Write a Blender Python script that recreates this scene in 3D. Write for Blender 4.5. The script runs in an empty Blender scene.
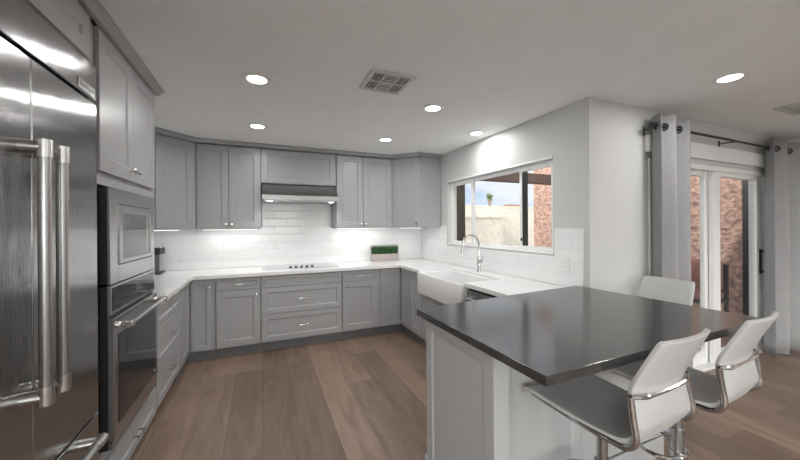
import bpy, bmesh, math, random
from mathutils import Matrix, Vector
random.seed(7)
S = bpy.context.scene
COL = S.collection
PI = math.pi
R = math.radians

# ------------------------------------------------------------------ camera
H = 1.4287
yaw, roll = R(23.2539), R(-0.3558)
cd = bpy.data.cameras.new('camera')
cd.sensor_width = 36.0
cd.lens = 320.8734 / 800 * 36
cd.shift_y = (225.6454 - 230) / 800
cd.clip_start = 0.02
cam = bpy.data.objects.new('camera', cd)
COL.objects.link(cam)
fw = Vector((math.sin(yaw), math.cos(yaw), 0))
rt = Vector((math.cos(yaw), -math.sin(yaw), 0))
up = Vector((0, 0, 1))
r2 = rt * math.cos(roll) + up * math.sin(roll)
u2 = -rt * math.sin(roll) + up * math.cos(roll)
mw = Matrix.Identity(4)
for i in range(3):
    mw[i][0], mw[i][1], mw[i][2] = r2[i], u2[i], -fw[i]
mw[2][3] = H
cam.matrix_world = mw
S.camera = cam

# ------------------------------------------------------------------ exposure, world, sun
S.view_settings.view_transform = 'Standard'
S.view_settings.look = 'None'
S.view_settings.gamma = 1
S.view_settings.use_curve_mapping = False
S.view_settings.exposure = 0.46

LAMP_W = 4.5
UNDER_W = 1.2
SKY, SKY_FILL = 0.86, 7.2
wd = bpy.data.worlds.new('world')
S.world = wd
wd.use_nodes = True
nt = wd.node_tree
nt.nodes.clear()
wo = nt.nodes.new('ShaderNodeOutputWorld')
bg = nt.nodes.new('ShaderNodeBackground')
tc = nt.nodes.new('ShaderNodeTexCoord')
mp = nt.nodes.new('ShaderNodeMapping')
mp.inputs['Scale'].default_value = (1, 1, 3.2)
nz = nt.nodes.new('ShaderNodeTexNoise')
nz.inputs['Scale'].default_value = 3.2
nz.inputs['Detail'].default_value = 7
rp = nt.nodes.new('ShaderNodeValToRGB')
rp.color_ramp.elements[0].position = 0.36
rp.color_ramp.elements[0].color = (0.45, 0.62, 0.86, 1)
rp.color_ramp.elements[1].position = 0.54
rp.color_ramp.elements[1].color = (0.86, 0.89, 0.94, 1)
nt.links.new(tc.outputs['Generated'], mp.inputs['Vector'])
nt.links.new(mp.outputs['Vector'], nz.inputs['Vector'])
nt.links.new(nz.outputs['Fac'], rp.inputs['Fac'])
wm = nt.nodes.new('ShaderNodeMix')
wm.data_type = 'RGBA'
wm.inputs['B'].default_value = (1.0, 0.98, 0.95, 1)
nt.links.new(rp.outputs['Color'], wm.inputs['A'])
nt.links.new(wm.outputs['Result'], bg.inputs['Color'])
# bright sky lobe added behind the camera to fill the room through unseen windows
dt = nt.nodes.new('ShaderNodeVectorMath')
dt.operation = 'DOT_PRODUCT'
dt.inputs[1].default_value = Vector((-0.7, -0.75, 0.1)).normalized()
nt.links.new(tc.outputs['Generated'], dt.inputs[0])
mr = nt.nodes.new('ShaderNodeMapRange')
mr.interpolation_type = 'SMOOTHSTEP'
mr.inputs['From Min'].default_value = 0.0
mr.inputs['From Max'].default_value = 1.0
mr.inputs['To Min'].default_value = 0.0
mr.inputs['To Max'].default_value = SKY * SKY_FILL
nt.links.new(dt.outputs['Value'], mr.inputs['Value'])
# ... added glow kept low over the horizon so the house shields outside walls
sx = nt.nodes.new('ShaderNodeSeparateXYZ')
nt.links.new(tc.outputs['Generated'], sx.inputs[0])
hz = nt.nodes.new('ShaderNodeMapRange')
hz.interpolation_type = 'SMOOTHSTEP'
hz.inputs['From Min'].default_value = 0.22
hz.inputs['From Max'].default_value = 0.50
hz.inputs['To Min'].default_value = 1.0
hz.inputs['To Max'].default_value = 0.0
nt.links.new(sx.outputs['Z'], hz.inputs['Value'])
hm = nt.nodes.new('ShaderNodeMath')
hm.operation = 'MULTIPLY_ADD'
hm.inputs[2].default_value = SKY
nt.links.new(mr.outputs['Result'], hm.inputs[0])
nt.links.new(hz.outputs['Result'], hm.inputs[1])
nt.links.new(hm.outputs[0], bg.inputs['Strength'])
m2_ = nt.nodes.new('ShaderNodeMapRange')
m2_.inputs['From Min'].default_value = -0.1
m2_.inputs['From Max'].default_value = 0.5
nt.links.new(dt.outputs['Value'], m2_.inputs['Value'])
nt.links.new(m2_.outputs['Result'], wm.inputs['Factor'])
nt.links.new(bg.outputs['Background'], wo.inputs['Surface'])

sl = bpy.data.lights.new('sun', 'SUN')
sl.energy = 1.6
sl.angle = R(2)
sl.color = (1.0, 0.96, 0.9)
so = bpy.data.objects.new('sun', sl)
COL.objects.link(so)
so.rotation_euler = Vector((1.0, 0.36, -0.85)).to_track_quat('-Z', 'Y').to_euler()

# ------------------------------------------------------------------ materials
def newmat(name, color, rough=0.5, metal=0.0, coat=0.0, spec=0.5):
    m = bpy.data.materials.new(name)
    m.use_nodes = True
    b = m.node_tree.nodes['Principled BSDF']
    b.inputs['Base Color'].default_value = (*color, 1)
    b.inputs['Roughness'].default_value = rough
    b.inputs['Metallic'].default_value = metal
    b.inputs['Specular IOR Level'].default_value = spec
    if coat:
        b.inputs['Coat Weight'].default_value = coat
        b.inputs['Coat Roughness'].default_value = 0.08
    return m, m.node_tree, b

def noise_on(nt, b, scale, c0, c1, vscale=(1, 1, 1), detail=4, bump=0.0, dist=0.01, lo=0.3, hi=0.7):
    """procedural colour variation (and bump) from object-space noise"""
    t = nt.nodes.new('ShaderNodeTexCoord')
    m = nt.nodes.new('ShaderNodeMapping')
    m.inputs['Scale'].default_value = vscale
    n = nt.nodes.new('ShaderNodeTexNoise')
    n.inputs['Scale'].default_value = scale
    n.inputs['Detail'].default_value = detail
    nt.links.new(t.outputs['Object'], m.inputs['Vector'])
    nt.links.new(m.outputs['Vector'], n.inputs['Vector'])
    if c0 is not None:
        r = nt.nodes.new('ShaderNodeValToRGB')
        r.color_ramp.elements[0].position = lo
        r.color_ramp.elements[1].position = hi
        r.color_ramp.elements[0].color = (*c0, 1)
        r.color_ramp.elements[1].color = (*c1, 1)
        nt.links.new(n.outputs['Fac'], r.inputs['Fac'])
        nt.links.new(r.outputs['Color'], b.inputs['Base Color'])
    if bump:
        bp = nt.nodes.new('ShaderNodeBump')
        bp.inputs['Strength'].default_value = bump
        bp.inputs['Distance'].default_value = dist
        nt.links.new(n.outputs['Fac'], bp.inputs['Height'])
        nt.links.new(bp.outputs['Normal'], b.inputs['Normal'])
    return n

def simple(name, color, rough=0.5, metal=0.0, var=0.04, scale=14, bump=0.0, coat=0.0, vscale=(1, 1, 1), dist=0.002, spec=0.5):
    m, nt, b = newmat(name, color, rough, metal, coat, spec)
    c0 = tuple(max(0, c * (1 - var)) for c in color)
    c1 = tuple(min(1, c * (1 + var)) for c in color)
    noise_on(nt, b, scale, c0, c1, vscale, bump=bump, dist=dist)
    return m

def steel(name, color, rough, fine, wavy):
    """brushed steel: fine upright grain plus the slight waviness of thin sheet"""
    m, nt, b = newmat(name, color, rough, 1.0)
    t = nt.nodes.new('ShaderNodeTexCoord')
    m1 = nt.nodes.new('ShaderNodeMapping')
    m1.inputs['Scale'].default_value = (900, 900, 6)
    n1 = nt.nodes.new('ShaderNodeTexNoise')
    n1.inputs['Scale'].default_value = 1.0
    n1.inputs['Detail'].default_value = 2
    m2 = nt.nodes.new('ShaderNodeMapping')
    m2.inputs['Scale'].default_value = (3, 3, 1.2)
    n2 = nt.nodes.new('ShaderNodeTexNoise')
    n2.inputs['Scale'].default_value = 1.4
    n2.inputs['Detail'].default_value = 1
    b1 = nt.nodes.new('ShaderNodeBump')
    b1.inputs['Strength'].default_value = fine
    b1.inputs['Distance'].default_value = 0.0004
    b2 = nt.nodes.new('ShaderNodeBump')
    b2.inputs['Strength'].default_value = wavy
    b2.inputs['Distance'].default_value = 0.02
    L = nt.links.new
    L(t.outputs['Object'], m1.inputs['Vector'])
    L(t.outputs['Object'], m2.inputs['Vector'])
    L(m1.outputs['Vector'], n1.inputs['Vector'])
    L(m2.outputs['Vector'], n2.inputs['Vector'])
    L(n1.outputs['Fac'], b1.inputs['Height'])
    L(n2.outputs['Fac'], b2.inputs['Height'])
    L(b2.outputs['Normal'], b1.inputs['Normal'])
    L(b1.outputs['Normal'], b.inputs['Normal'])
    return m

def tile_mat(name, axis):
    """glossy white bevelled subway tile in running bond; axis = the horizontal world axis of the wall"""
    m, nt, b = newmat(name, (0.86, 0.86, 0.86), 0.12)
    L = nt.links.new
    t = nt.nodes.new('ShaderNodeTexCoord')
    sp = nt.nodes.new('ShaderNodeSeparateXYZ')
    cb = nt.nodes.new('ShaderNodeCombineXYZ')
    L(t.outputs['Object'], sp.inputs[0])
    L(sp.outputs[axis], cb.inputs[0])
    ad = nt.nodes.new('ShaderNodeMath')
    ad.operation = 'ADD'
    ad.inputs[1].default_value = -0.914
    L(sp.outputs['Z'], ad.inputs[0])
    L(ad.outputs[0], cb.inputs[1])
    def brick(mortar, smooth):
        k = nt.nodes.new('ShaderNodeTexBrick')
        k.offset = 0.5
        k.inputs['Scale'].default_value = 1.0
        k.inputs['Brick Width'].default_value = 0.305
        k.inputs['Row Height'].default_value = 0.103
        k.inputs['Mortar Size'].default_value = mortar
        k.inputs['Mortar Smooth'].default_value = smooth
        k.inputs['Color1'].default_value = (0.85, 0.85, 0.85, 1)
        k.inputs['Color2'].default_value = (0.825, 0.825, 0.83, 1)
        k.inputs['Mortar'].default_value = (0.76, 0.76, 0.76, 1)
        L(cb.outputs[0], k.inputs['Vector'])
        return k
    k1 = brick(0.0014, 0.1)
    k2 = brick(0.011, 1.0)
    L(k1.outputs['Color'], b.inputs['Base Color'])
    bp = nt.nodes.new('ShaderNodeBump')
    bp.invert = True
    bp.inputs['Strength'].default_value = 0.5
    bp.inputs['Distance'].default_value = 0.003
    L(k2.outputs['Fac'], bp.inputs['Height'])
    L(bp.outputs['Normal'], b.inputs['Normal'])
    return m

def floor_mat():
    m, nt, b = newmat('oak_plank_floor', (0.2, 0.15, 0.12), 0.36)
    L = nt.links.new
    t = nt.nodes.new('ShaderNodeTexCoord')
    sp = nt.nodes.new('ShaderNodeSeparateXYZ')
    cb = nt.nodes.new('ShaderNodeCombineXYZ')
    L(t.outputs['Object'], sp.inputs[0])
    L(sp.outputs['Y'], cb.inputs[0])
    L(sp.outputs['X'], cb.inputs[1])
    k = nt.nodes.new('ShaderNodeTexBrick')
    k.offset = 0.37
    k.offset_frequency = 3
    k.inputs['Scale'].default_value = 1.0
    k.inputs['Brick Width'].default_value = 1.75
    k.inputs['Row Height'].default_value = 0.235
    k.inputs['Mortar Size'].default_value = 0.0012
    k.inputs['Mortar Smooth'].default_value = 0.2
    k.inputs['Color1'].default_value = (0.0, 0.0, 0.0, 1)
    k.inputs['Color2'].default_value = (1.0, 1.0, 1.0, 1)
    k.inputs['Mortar'].default_value = (0.2, 0.2, 0.2, 1)
    L(cb.outputs[0], k.inputs['Vector'])
    # grain, different on every board
    mp = nt.nodes.new('ShaderNodeMapping')
    mp.inputs['Scale'].default_value = (0.8, 4.5, 1)
    av = nt.nodes.new('ShaderNodeVectorMath')
    av.operation = 'ADD'
    sc = nt.nodes.new('ShaderNodeVectorMath')
    sc.operation = 'SCALE'
    sc.inputs['Scale'].default_value = 9.0
    L(k.outputs['Color'], sc.inputs[0])
    L(cb.outputs[0], mp.inputs['Vector'])
    L(mp.outputs['Vector'], av.inputs[0])
    L(sc.outputs[0], av.inputs[1])
    g = nt.nodes.new('ShaderNodeTexNoise')
    g.inputs['Scale'].default_value = 2.2
    g.inputs['Detail'].default_value = 6
    g.inputs['Distortion'].default_value = 1.2
    L(av.outputs[0], g.inputs['Vector'])
    r1 = nt.nodes.new('ShaderNodeValToRGB')
    r1.color_ramp.elements[0].position = 0.28
    r1.color_ramp.elements[0].color = FLOOR_A
    r1.color_ramp.elements[1].position = 0.72
    r1.color_ramp.elements[1].color = FLOOR_B
    L(g.outputs['Fac'], r1.inputs['Fac'])
    mx = nt.nodes.new('ShaderNodeMix')
    mx.data_type = 'RGBA'
    mx.blend_type = 'MULTIPLY'
    mx.inputs['Factor'].default_value = 1.0
    r2_ = nt.nodes.new('ShaderNodeValToRGB')
    r2_.color_ramp.elements[0].color = (0.68, 0.67, 0.66, 1)
    r2_.color_ramp.elements[1].color = (1.2, 1.19, 1.18, 1)
    L(k.outputs['Color'], r2_.inputs['Fac'])
    L(r1.outputs['Color'], mx.inputs['A'])
    L(r2_.outputs['Color'], mx.inputs['B'])
    mm = nt.nodes.new('ShaderNodeMix')
    mm.data_type = 'RGBA'
    L(k.outputs['Fac'], mm.inputs['Factor'])
    L(mx.outputs['Result'], mm.inputs['A'])
    mm.inputs['B'].default_value = (0.07, 0.05, 0.04, 1)
    L(mm.outputs['Result'], b.inputs['Base Color'])
    bp = nt.nodes.new('ShaderNodeBump')
    bp.inputs['Strength'].default_value = 0.15
    bp.inputs['Distance'].default_value = 0.002
    L(g.outputs['Fac'], bp.inputs['Height'])
    L(bp.outputs['Normal'], b.inputs['Normal'])
    return m

def glass_mat():
    m = bpy.data.materials.new('window_glass')
    m.use_nodes = True
    nt = m.node_tree
    nt.nodes.clear()
    o = nt.nodes.new('ShaderNodeOutputMaterial')
    tr = nt.nodes.new('ShaderNodeBsdfTransparent')
    tr.inputs['Color'].default_value = (0.95, 0.96, 0.96, 1)
    gl = nt.nodes.new('ShaderNodeBsdfGlossy')
    gl.inputs['Roughness'].default_value = 0.02
    fr = nt.nodes.new('ShaderNodeFresnel')
    fr.inputs['IOR'].default_value = 1.25
    mx = nt.nodes.new('ShaderNodeMixShader')
    geo = nt.nodes.new('ShaderNodeNewGeometry')
    inv = nt.nodes.new('ShaderNodeMath')
    inv.operation = 'SUBTRACT'
    inv.inputs[0].default_value = 1.0
    nt.links.new(geo.outputs['Backfacing'], inv.inputs[1])
    mul = nt.nodes.new('ShaderNodeMath')
    mul.operation = 'MULTIPLY'
    nt.links.new(fr.outputs[0], mul.inputs[0])
    nt.links.new(inv.outputs[0], mul.inputs[1])
    nt.links.new(mul.outputs[0], mx.inputs[0])
    nt.links.new(tr.outputs[0], mx.inputs[1])
    nt.links.new(gl.outputs[0], mx.inputs[2])
    nt.links.new(mx.outputs[0], o.inputs['Surface'])
    return m

def emit(name, col, st):
    m = bpy.data.materials.new(name)
    m.use_nodes = True
    b = m.node_tree.nodes['Principled BSDF']
    b.inputs['Base Color'].default_value = (0.9, 0.9, 0.9, 1)
    b.inputs['Emission Color'].default_value = (*col, 1)
    b.inputs['Emission Strength'].default_value = st
    return m

FLOOR_A = (0.205, 0.138, 0.102, 1)
FLOOR_B = (0.315, 0.226, 0.174, 1)
M = {}
M['wall'] = simple('wall_paint', (0.58, 0.584, 0.578), 0.6, var=0.012, scale=3)
M['ceiling'] = simple('ceiling_paint', (0.88, 0.885, 0.885), 0.75, var=0.015, scale=6, bump=0.06, dist=0.004)
M['trim'] = simple('white_trim_paint', (0.82, 0.82, 0.81), 0.35, var=0.01)
M['cab'] = simple('grey_cabinet_lacquer', (0.36, 0.362, 0.367), 0.32, var=0.02, scale=5)
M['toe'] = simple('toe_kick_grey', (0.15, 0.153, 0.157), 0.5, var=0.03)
M['island'] = simple('island_light_grey_lacquer', (0.42, 0.424, 0.428), 0.3, var=0.015, scale=5)
M['quartz'] = simple('white_quartz', (0.82, 0.82, 0.82), 0.12, var=0.015, scale=30)
m, nt_, b_ = newmat('dark_leathered_quartz', (0.04, 0.04, 0.04), 0.17, spec=0.95)
noise_on(nt_, b_, 5.0, (0.034, 0.034, 0.034), (0.072, 0.071, 0.069), detail=9, lo=0.38, hi=0.75)
M['slab'] = m
M['steel'] = steel('brushed_stainless', (0.38, 0.38, 0.38), 0.13, 0.9, 0.22)
M['steel2'] = steel('satin_stainless', (0.46, 0.46, 0.46), 0.26, 0.15, 0.0)
M['hoodlip'] = steel('dark_satin_stainless', (0.34, 0.34, 0.34), 0.34, 0.2, 0.0)
M['chrome'] = simple('polished_chrome', (0.58, 0.58, 0.585), 0.09, 1.0, var=0.01)
M['nickel'] = simple('brushed_nickel', (0.66, 0.66, 0.66), 0.22, 1.0, var=0.02)
M['black'] = simple('black_plastic', (0.018, 0.018, 0.019), 0.4, var=0.1)
M['bglass'] = simple('black_oven_glass', (0.02, 0.02, 0.021), 0.06, var=0.05)
M['mglass'] = simple('grey_tinted_glass', (0.10, 0.10, 0.10), 0.06, var=0.05, spec=0.9)
M['cook'] = simple('silver_grey_cooktop_glass', (0.50, 0.50, 0.51), 0.12, 0.3, var=0.03)
M['vinyl'] = simple('white_vinyl', (0.5, 0.5, 0.5), 0.33, var=0.015, scale=20)
M['fabric'] = simple('grey_curtain_fabric', (0.33, 0.33, 0.335), 0.85, var=0.05, scale=60, vscale=(1, 1, 0.2), bump=0.1)
M['rod'] = simple('dark_pewter_rod', (0.07, 0.07, 0.07), 0.35, 0.8, var=0.05)
M['tile_x'] = tile_mat('subway_tile_along_x', 'X')
M['tile_y'] = tile_mat('subway_tile_along_y', 'Y')
M['floor'] = floor_mat()
M['glass'] = glass_mat()
M['sink'] = simple('white_fireclay', (0.76, 0.76, 0.76), 0.1, var=0.01)
M['plate'] = simple('white_plastic_plate', (0.78, 0.78, 0.78), 0.3, var=0.01)
M['vent'] = simple('white_vent_metal', (0.62, 0.62, 0.60), 0.45, var=0.02)
M['ventdark'] = simple('vent_interior', (0.03, 0.03, 0.03), 0.8, var=0.1)
M['lens'] = emit('lamp_lens', (1.0, 0.985, 0.95), 6.0)
M['ledlens'] = emit('led_diffuser', (1.0, 0.99, 0.96), 4.0)
M['hoodlens'] = emit('hood_lamp_lens', (1.0, 0.98, 0.94), 5.0)
M['planter'] = simple('blush_ceramic', (0.43, 0.375, 0.355), 0.55, var=0.12, scale=40, vscale=(1, 1, 8))
M['grass'] = simple('plant_green', (0.035, 0.105, 0.03), 0.55, var=0.35, scale=40)
M['stucco'] = simple('pink_stucco', (0.46, 0.295, 0.24), 0.95, var=0.42, scale=13, bump=1.0, dist=0.09)
M['cream'] = simple('cream_block_wall', (0.66, 0.62, 0.54), 0.95, var=0.10, scale=7, bump=0.4, dist=0.02)
M['wood'] = simple('dark_brown_timber', (0.085, 0.055, 0.045), 0.7, var=0.25, scale=6, vscale=(1, 1, 1))
M['olive'] = simple('weathered_olive_post', (0.105, 0.09, 0.065), 0.8, var=0.3, scale=12, vscale=(2, 2, .4))
M['roofply'] = simple('tan_patio_ceiling', (0.52, 0.40, 0.33), 0.8, var=0.08)
M['ground'] = simple('concrete_patio', (0.50, 0.485, 0.46), 0.9, var=0.1, bump=0.1)
M['tileroof'] = simple('red_clay_tiles', (0.32, 0.17, 0.125), 0.8, var=0.2, scale=20)
M['palm'] = simple('palm_green', (0.16, 0.22, 0.10), 0.7, var=0.3, scale=8)
M['trunk'] = simple('palm_trunk', (0.22, 0.17, 0.13), 0.9, var=0.2, scale=8)
M['cushion'] = simple('red_cushion', (0.30, 0.13, 0.115), 0.9, var=0.2)

# ------------------------------------------------------------------ mesh helpers
class MB:
    def __init__(self):
        self.bm = bmesh.new()

    def box(self, x0, x1, y0, y1, z0, z1, bev=0.0, seg=1):
        t = bmesh.new()
        bmesh.ops.create_cube(t, size=1)
        for v in t.verts:
            v.co = Vector(((v.co.x + .5) * (x1 - x0) + x0, (v.co.y + .5) * (y1 - y0) + y0, (v.co.z + .5) * (z1 - z0) + z0))
        if bev:
            bmesh.ops.bevel(t, geom=list(t.edges), offset=bev, segments=seg, profile=0.5, affect='EDGES')
        self.add(t)
        return self

    def add(self, t, mat=None):
        if mat is not None:
            bmesh.ops.transform(t, matrix=mat, verts=t.verts)
        me = bpy.data.meshes.new('tmp')
        t.to_mesh(me)
        t.free()
        self.bm.from_mesh(me)
        bpy.data.meshes.remove(me)

    def cyl(self, p0, p1, r0, r1=None, n=20):
        p0, p1 = Vector(p0), Vector(p1)
        r1 = r0 if r1 is None else r1
        t = bmesh.new()
        d = p1 - p0
        bmesh.ops.create_cone(t, cap_ends=True, segments=n, radius1=r0, radius2=r1, depth=d.length)
        q = d.to_track_quat('Z', 'Y').to_matrix().to_4x4()
        self.add(t, Matrix.Translation((p0 + p1) / 2) @ q)
        return self

    def lathe(self, prof, c=(0, 0, 0), n=28, axis=None):
        t = bmesh.new()
        rings = []
        for r, z in prof:
            if r < 1e-6:
                rings.append([t.verts.new((0, 0, z))])
            else:
                rings.append([t.verts.new((r * math.cos(2 * PI * i / n), r * math.sin(2 * PI * i / n), z)) for i in range(n)])
        for a, b in zip(rings, rings[1:]):
            for i in range(n):
                j = (i + 1) % n
                if len(a) == 1 and len(b) == 1:
                    continue
                if len(a) == 1:
                    t.faces.new((a[0], b[i], b[j]))
                elif len(b) == 1:
                    t.faces.new((a[i], a[j], b[0]))
                else:
                    t.faces.new((a[i], a[j], b[j], b[i]))
        mt = Matrix.Translation(c)
        if axis is not None:
            mt = mt @ Vector(axis).to_track_quat('Z', 'Y').to_matrix().to_4x4()
        self.add(t, mt)
        return self

    def tube(self, pts, r, n=12, closed=False, cap=True):
        pts = [Vector(p) for p in pts]
        N = len(pts)
        rr = r if isinstance(r, (list, tuple)) else [r] * N
        t = bmesh.new()
        rings = []
        nrm = None
        for i, p in enumerate(pts):
            a = pts[(i - 1) % N] if (closed or i > 0) else p
            c = pts[(i + 1) % N] if (closed or i < N - 1) else p
            tg = (c - a).normalized()
            if nrm is None:
                nrm = tg.orthogonal().normalized()
            else:
                nrm = (nrm - tg * nrm.dot(tg))
                nrm = nrm.normalized() if nrm.length > 1e-6 else tg.orthogonal().normalized()
            bn = tg.cross(nrm)
            rings.append([t.verts.new(p + (nrm * math.cos(2 * PI * k / n) + bn * math.sin(2 * PI * k / n)) * rr[i]) for k in range(n)])
        pairs = list(zip(rings, rings[1:])) + ([(rings[-1], rings[0])] if closed else [])
        for a, b in pairs:
            for k in range(n):
                l = (k + 1) % n
                t.faces.new((a[k], a[l], b[l], b[k]))
        if cap and not closed:
            t.faces.new(rings[0][::-1])
            t.faces.new(rings[-1])
        self.add(t)
        return self

    def prism(self, poly, z0, z1, bev=0.0, mat=None):
        """polygon in XY extruded between z0 and z1"""
        t = bmesh.new()
        vs = [t.verts.new((p[0], p[1], z0)) for p in poly]
        f = t.faces.new(vs)
        g = bmesh.ops.extrude_face_region(t, geom=[f])
        for v in g['geom']:
            if isinstance(v, bmesh.types.BMVert):
                v.co.z = z1
        if bev:
            es = [e for e in t.edges if all(abs(v.co.z - z1) < 1e-6 for v in e.verts)]
            bmesh.ops.bevel(t, geom=es, offset=bev, segments=2, profile=0.5, affect='EDGES')
        self.add(t, mat)
        return self

    def shaker(self, x0, x1, z0, z1, fw=0.07, y=0.0, th=0.02, rec=0.009, slope=0.009):
        """shaker front seen from -y: flat frame, recessed centre panel"""
        t = bmesh.new()
        def ring(i, yy):
            return [t.verts.new(c) for c in ((x0 + i, yy, z0 + i), (x1 - i, yy, z0 + i), (x1 - i, yy, z1 - i), (x0 + i, yy, z1 - i))]
        e = 0.0018
        rs = [ring(0, y + th), ring(0, y + e), ring(e, y), ring(fw, y), ring(fw + slope, y + rec)]
        t.faces.new(rs[0])
        for a, b in zip(rs, rs[1:]):
            for k in range(4):
                l = (k + 1) % 4
                t.faces.new((a[k], a[l], b[l], b[k]))
        t.faces.new(rs[-1])
        self.add(t)
        return self

    def build(self, name, mat, parent=None, smooth=False, angle=35):
        bmesh.ops.recalc_face_normals(self.bm, faces=self.bm.faces)
        me = bpy.data.meshes.new(name)
        self.bm.to_mesh(me)
        self.bm.free()
        me.materials.append(mat)
        if smooth:
            me.polygons.foreach_set('use_smooth', [True] * len(me.polygons))
            me.set_sharp_from_angle(angle=R(angle))
        o = bpy.data.objects.new(name, me)
        COL.objects.link(o)
        if parent is not None:
            o.parent = parent
        return o

def tag(o, label=None, cat=None, group=None, kind=None):
    if label: o['label'] = label
    if cat: o['category'] = cat
    if group: o['group'] = group
    if kind: o['kind'] = kind
    return o

def empty(name, label, cat, mat=None, group=None):
    o = bpy.data.objects.new(name, None)
    o.empty_display_size = 0.1
    COL.objects.link(o)
    if mat is not None:
        o.matrix_world = mat
    return tag(o, label, cat, group)

def struct(o):
    o['kind'] = 'structure'
    return o

def kids(o):
    return [c for c in bpy.data.objects if c.parent == o]

def copy_tree(o, parent=None):
    c = o.copy()
    COL.objects.link(c)
    c.parent = parent
    for ch in kids(o):
        copy_tree(ch, c)
    return c

def frame(ox, oy, oz, ux, uy):
    """local x runs along (ux,uy), local y points into the furniture, z up"""
    l = math.hypot(ux, uy)
    ux, uy = ux / l, uy / l
    m = Matrix.Identity(4)
    m[0][0], m[1][0] = ux, uy
    m[0][1], m[1][1] = -uy, ux
    m[0][3], m[1][3], m[2][3] = ox, oy, oz
    return m

# ------------------------------------------------------------------ dimensions
XL, XS, YB, YD, XR, YBK = -1.31, 2.3135, 4.53, 1.69, 5.62, -3.2
ZC = 2.41
FL, FB, FR = -0.696, 3.933, 1.694       # cabinet door planes: left run, back run, sink run
ZT, ZTU = 0.914, 0.878                    # counter top / underside

# ------------------------------------------------------------------ the room
struct(MB().box(XL - .14, XR + .14, YBK - .14, YB + .14, -0.12, 0).build('floor', M['floor']))
ceil = struct(MB().box(XL - .14, XS + .14, YBK - .14, YB + .14, ZC, ZC + .25).box(XS + .14, XR + .14, YBK - .14, YD + .14, ZC, ZC + .25).build('ceiling', M['ceiling']))
LW = ((-2.8, -.5),)
w = MB().box(XL - .14, XL, YBK - .14, -2.8, 0, ZC).box(XL - .14, XL, -.5, YB + .14, 0, ZC)
w.box(XL - .14, XL, -2.8, -.5, 0, .25).box(XL - .14, XL, -2.8, -.5, 2.15, ZC)
wl = struct(w.build('wall_left', M['wall']))
wb = struct(MB().box(XL, XS + .14, YB, YB + .14, 0, ZC).build('wall_back', M['wall']))
WY0, WY1, WZ0, WZ1 = 2.03, 3.745, 1.172, 2.005
w = MB()
w.box(XS, XS + .14, YD, WY0, 0, ZC).box(XS, XS + .14, WY1, YB, 0, ZC)
w.box(XS, XS + .14, WY0, WY1, 0, WZ0).box(XS, XS + .14, WY0, WY1, WZ1, ZC)
ws = struct(w.build('wall_right_sink', M['wall']))
DX0, DX1, DZ1 = 3.05, 5.20, 1.995
w = MB()
w.box(XS + .14, DX0, YD, YD + .14, 0, ZC).box(DX1, XR + .14, YD, YD + .14, 0, ZC).box(DX0, DX1, YD, YD + .14, DZ1, ZC)
wdr = struct(w.build('wall_back_patio', M['wall']))
RW = ((-2.95, -1.15), (-.85, .95))
w = MB()
ys = [YBK] + [v for p in RW for v in p] + [YD]
for i in range(0, len(ys), 2):
    w.box(XR, XR + .14, ys[i], ys[i + 1], 0, ZC)
for a, b in RW:
    w.box(XR, XR + .14, a, b, 0, .25).box(XR, XR + .14, a, b, 2.15, ZC)
struct(w.build('wall_right', M['wall']))
FW = ((-.9, 1.3), (2.2, 4.8))
w = MB()
xs_ = [XL] + [v for p in FW for v in p] + [XR + .14]
for i in range(0, len(xs_), 2):
    w.box(xs_[i], xs_[i + 1], YBK - .14, YBK, 0, ZC)
for a, b in FW:
    w.box(a, b, YBK - .14, YBK, 0, .25).box(a, b, YBK - .14, YBK, 2.15, ZC)
struct(w.build('wall_front', M['wall']))

# tiled splashback belongs to the walls
MB().box(XL + .002, XS, YB - .009, YB, ZT + .001, 1.42).box(0.0, 0.89, YB - .009, YB, 1.42, 1.96).build('backsplash', M['tile_x'], wb)
MB().box(XS - .009, XS, 1.748, YB - .01, ZT + .001, WZ0 - .012).box(XS - .009, XS, 1.748, WY0 - .02, WZ0 - .012, 1.397).box(XS - .009, XS, WY1 + .02, YB - .01, WZ0 - .012, 1.42).build('backsplash', M['tile_y'], ws)
MB().box(XS - .012, XS, 1.740, 1.748, ZT + .03, 1.400).build('tile_edge', M['trim'], ws)
MB().box(XL, XL + .009, 2.82, YB - .01, ZT + .001, 1.42).build('backsplash', M['tile_y'], wl)

# baseboards
struct(MB().box(XS + .001, DX0 - .06, YD - .014, YD - .001, 0.001, .10, .003).build('baseboard_patio', M['trim']))
struct(MB().box(XR - .014, XR - .001, YBK + .01, YD - .02, 0.001, .10, .003).build('baseboard_right', M['trim']))

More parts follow.
